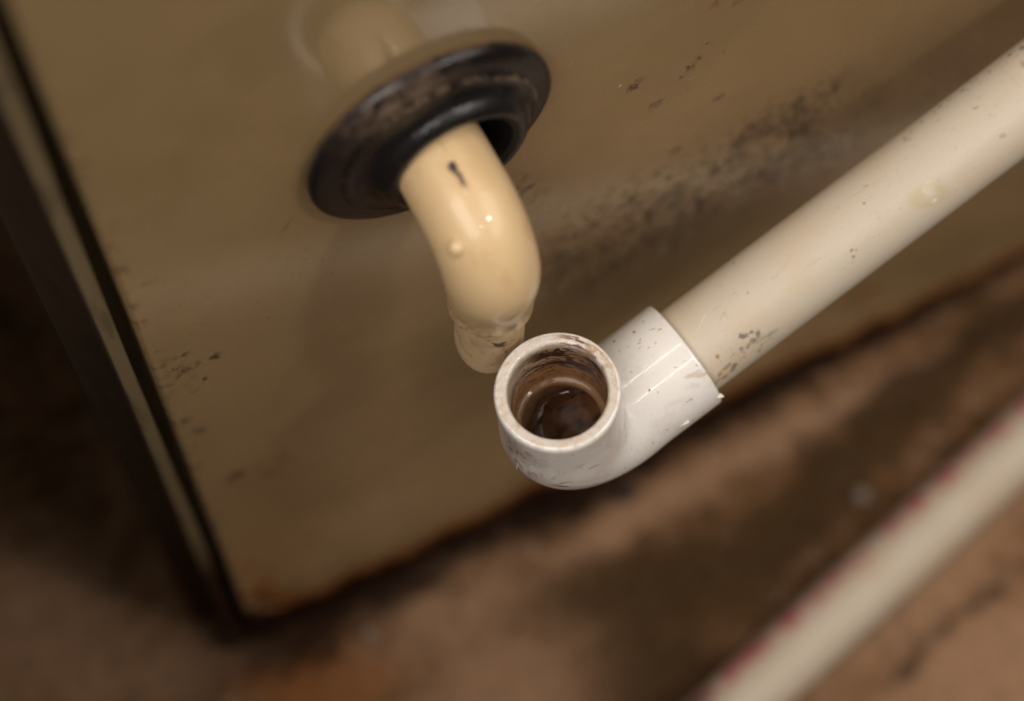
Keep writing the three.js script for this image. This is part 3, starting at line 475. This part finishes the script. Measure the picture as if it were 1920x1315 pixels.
    const dx = s - 0.1170, dy = (th - 0.70) * PIPE_R, q = Math.hypot((dx * .75 + dy * .5) / .0048, (dy * .8 - dx * .45) / .0026) + 0.5 * (f2 - 0.5); mixTo(c, [0.50, 0.385, 0.205], (Math.exp(-Math.pow((q - 0.95) / 0.30, 2)) * 0.36 + ss(1.15, 0.6, q) * 0.28) * (0.6 + 0.6 * (f2 > 0.4 ? 1 : 0.6)));
    for (let i = 0; i < pm.length; i++) { const [ps, pt, a, b, rot, kind, k] = pm[i]; if (Math.abs(s - ps) > 0.012 || Math.abs(th - pt) > 0.7) continue; const m = spot(s - ps, (th - pt) * PIPE_R, a, b, rot, i + 60, 1.1) * k; if (m > 0) mixTo(c, kind === 0 ? [0.155, 0.130, 0.118] : kind === 1 ? [0.33, 0.19, 0.08] : [0.72, 0.66, 0.58], sat(m)); }
    const k = 0.98 + 0.04 * f3; c[0] *= k; c[1] *= k; c[2] *= k;
  }, { rough: true, bump: true }, true);
  add('pipe', skin(PR, 128), mat(ptex, { bumpScale: 0.0003 }), line);
}

// ---------------------------------------------------------------- water standing in the elbow
{
  // distance from a point to the centre line of the inner bore
  const pts = []; for (let i = 0; i <= 400; i++) pts.push(EB.frame(EB.total * i / 400)[0]);
  const dist = (p) => { let m = 1; for (const q of pts) { const d = (q.x - p.x) ** 2 + (q.y - p.y) ** 2 + (q.z - p.z) ** 2; if (d < m) m = d; } return Math.sqrt(m); };
  const ctr = EB.frame(EB.total - 0.0290)[0], level = ctr.y, NR = 26, NA = 72, P = [], I = [];
  const edge = []; for (let k = 0; k < NA; k++) { const t = k / NA * Math.PI * 2; let r = 0.004; while (r < 0.03 && dist(V(ctr.x + r * Math.cos(t), level, ctr.z + r * Math.sin(t))) < BORE_R + 0.00025) r += 0.00015; edge.push(r); }
  const up = (d) => 0.0023 * Math.exp(-Math.max(0, d) / 0.0019);
  const top = [];
  for (let j = 0; j <= NR; j++) for (let k = 0; k < NA; k++) {
    const q = 1 - Math.pow(1 - j / NR, 1.7), r = edge[k] * q, t = k / NA * Math.PI * 2, x = ctr.x + r * Math.cos(t), z = ctr.z + r * Math.sin(t), y = level + up(edge[k] - r);
    top.push([x, y, z]);
  }
  for (const p of top) P.push(p[0] - ctr.x, p[1] - ctr.y, p[2] - ctr.z);
  for (let j = 0; j < NR; j++) for (let k = 0; k < NA; k++) { const a = j * NA + k, b = j * NA + (k + 1) % NA, c = a + NA, d = b + NA; I.push(a, b, c, b, d, c); }
  const g = new THREE.BufferGeometry(); g.setAttribute('position', new THREE.Float32BufferAttribute(P, 3)); g.setIndex(I);
  const m = mergeVertices(g, 1e-7); m.computeVertexNormals();
  const w = add('standing_water', m, new THREE.MeshPhysicalMaterial({ color: 0xffffff, roughness: 0.0, transmission: 1, ior: 1.333, thickness: 0, side: THREE.DoubleSide }));
  w.scale.setScalar(SC); w.position.copy(ctr).sub(KN).multiplyScalar(SC).add(KW); tag(w, 'clear water standing in the open socket of the white elbow', 'water');
}

// ---------------------------------------------------------------- pipe on the floor
{
  const a0 = V(0.0466, 0.0124, 0.1040), dir = V(0.1454, 0, -0.0368).normalize(), LEN = 0.62, S0 = -0.16, R0 = 0.0127, e1 = V(0, 1, 0), e2 = dir.clone().cross(e1), R = [], TAU = Math.PI * 2;
  for (const [s, r] of [[0.003, 0.0100], [0, 0.0102], [0, 0.0123]]) R.push({ c: dir.clone().multiplyScalar(s), a: e1, b: e2, r, v: 0 });
  for (let i = 0; i <= 50; i++) R.push({ c: dir.clone().multiplyScalar(0.0004 + LEN * i / 50), a: e1, b: e2, r: R0, v: i / 50 });
  R.push({ c: dir.clone().multiplyScalar(LEN + 0.0004), a: e1, b: e2, r: 0.0100, v: 1 });
  const rr = rng(5), strokes = []; // worn red print along the pipe, too soft to read
  for (let s = 0.02; s < 0.60;) { const w = 0.0010 + 0.0028 * rr(), gap = rr() < 0.12 ? 0.0050 + 0.006 * rr() : 0.0008; strokes.push([s, s + w, 0.6 + 0.4 * rr(), rr()]); s += w + gap; }
  const tex = paint(512, 1536, (u, v, c) => {
    let th = u * TAU; if (th > Math.PI) th -= TAU; const s = v * LEN, x = Math.cos(th) * 1.4, y = Math.sin(th) * 1.4, z = s * 100;
    const f = fbm(x * 1.2, y * 1.2, z * 0.8, 4), f2 = fbm(x * 6, y * 6, z * 6, 3);
    c[0] = 0.47; c[1] = 0.392; c[2] = 0.302; mixTo(c, [0.45, 0.35, 0.24], ss(0.42, 0.68, f) * 0.6); mixTo(c, [0.30, 0.2, 0.12], ss(0.66, 0.78, f2) * 0.4);
    const pt = (th + PRINT) * R0;   // distance round the pipe from the middle of the print
    mixTo(c, [0.44, 0.16, 0.17], 0.5 * ss(0.0048, 0.0030, Math.abs(pt)) * ss(0.30, 0.52, fbm(x * 2, y * 2, z * 1.6, 3)));
    if (Math.abs(pt) < 0.0042) for (const [a, b, k, h] of strokes) if (s > a && s < b) { const lo = -0.0040 + 0.0015 * (h > 0.6 ? h : 0), hi = 0.0040 - 0.0015 * (h < 0.3 ? 1 - h : 0); if (pt > lo && pt < hi) mixTo(c, [0.42, 0.035, 0.075], k * ss(0.30, 0.55, fbm(x * 3, y * 3, z * 2.2 + 9, 3))); }
    const dm = Math.exp(-Math.pow((s - 0.138) / 0.008, 2) - Math.pow((th + PRINT - 0.05) / 0.35, 2)); mixTo(c, [0.07, 0.055, 0.065], sat(dm * 1.6 * ss(0.3, 0.55, f2)));
    c[3] = 0.42 + 0.2 * f;
  }, { rough: true }, true);
  const o = add('floor_pipe', skin(R, 96), mat(tex, {})); o.position.copy(a0).addScaledVector(dir, S0);
  tag(o, 'white plastic pipe with worn red print lying on the dirty concrete floor', 'pipe');
}

// ---------------------------------------------------------------- crumbs on the floor
{
  const crumb = (name, label, cat, x, z, r, col, seed, squash = 0.7) => {
    let g = new THREE.IcosahedronGeometry(r, 4); const p = g.attributes.position;
    for (let i = 0; i < p.count; i++) { const k = 0.72 + 0.6 * fbm(p.getX(i) / r * 1.1 + seed, p.getY(i) / r * 1.1, p.getZ(i) / r * 1.1, 4); p.setXYZ(i, p.getX(i) * k, p.getY(i) * k * squash, p.getZ(i) * k); }
    g = mergeVertices(g, 1e-7); g.computeVertexNormals();
    const o = add(name, g, new THREE.MeshPhysicalMaterial({ color: new THREE.Color().setRGB(...col), roughness: 0.85 })); o.position.set(x, r * 0.35, z); o.rotation.y = seed; tag(o, label, cat); return o;
  };
  crumb('pebble', 'small pale grey pebble on the floor by the rusted cabinet corner', 'pebble', -0.0648, 0.0158, 0.0026, [0.20, 0.14, 0.10], 1);
  crumb('pebble_001', 'small grey pebble on the floor beside the red printed pipe', 'pebble', 0.1279, 0.0548, 0.0031, [0.16, 0.125, 0.095], 2);
  crumb('dirt_lump', 'black lump of dirt on the floor below the white elbow', 'dirt', 0.0473, 0.0118, 0.0034, [0.014, 0.009, 0.007], 3);
  // sand grains and grit lying loose all over the floor
  const unit = new THREE.IcosahedronGeometry(1, 0), n = 9000, grit = new THREE.InstancedMesh(unit, new THREE.MeshPhysicalMaterial({ color: 0xffffff, roughness: 0.9, specularIntensity: 0.2 }), n), r = rng(21), m4 = new THREE.Matrix4(), q = new THREE.Quaternion(), col = new THREE.Color();
  for (let i = 0; i < n; i++) {
    const x = -0.30 + 0.62 * r(), z = -0.22 + 0.46 * r(), k = 0.00025 + 0.0009 * Math.pow(r(), 4);
    q.setFromEuler(new THREE.Euler(r() * 6, r() * 6, r() * 6)); m4.compose(V(x, -0.0008 + k * 0.3, z), q, V(k * (0.7 + r() * .6), k * 0.7, k * (0.7 + r() * .6))); grit.setMatrixAt(i, m4);
    const t = r(); if (t < 0.5) col.setRGB(0.035, 0.018, 0.009); else if (t < 0.93) col.setRGB(0.15, 0.08, 0.04); else col.setRGB(0.26, 0.18, 0.12); grit.setColorAt(i, col);
  }
  grit.name = 'floor_grit'; grit.castShadow = grit.receiveShadow = true; scene.add(grit); grit.userData.kind = 'stuff'; tag(grit, 'fine brown and grey grit scattered over the concrete floor', 'grit');
}

scene.traverse((o) => { if (o.isMesh) { o.castShadow = true; o.receiveShadow = true; } });
renderer.render(scene, camera);
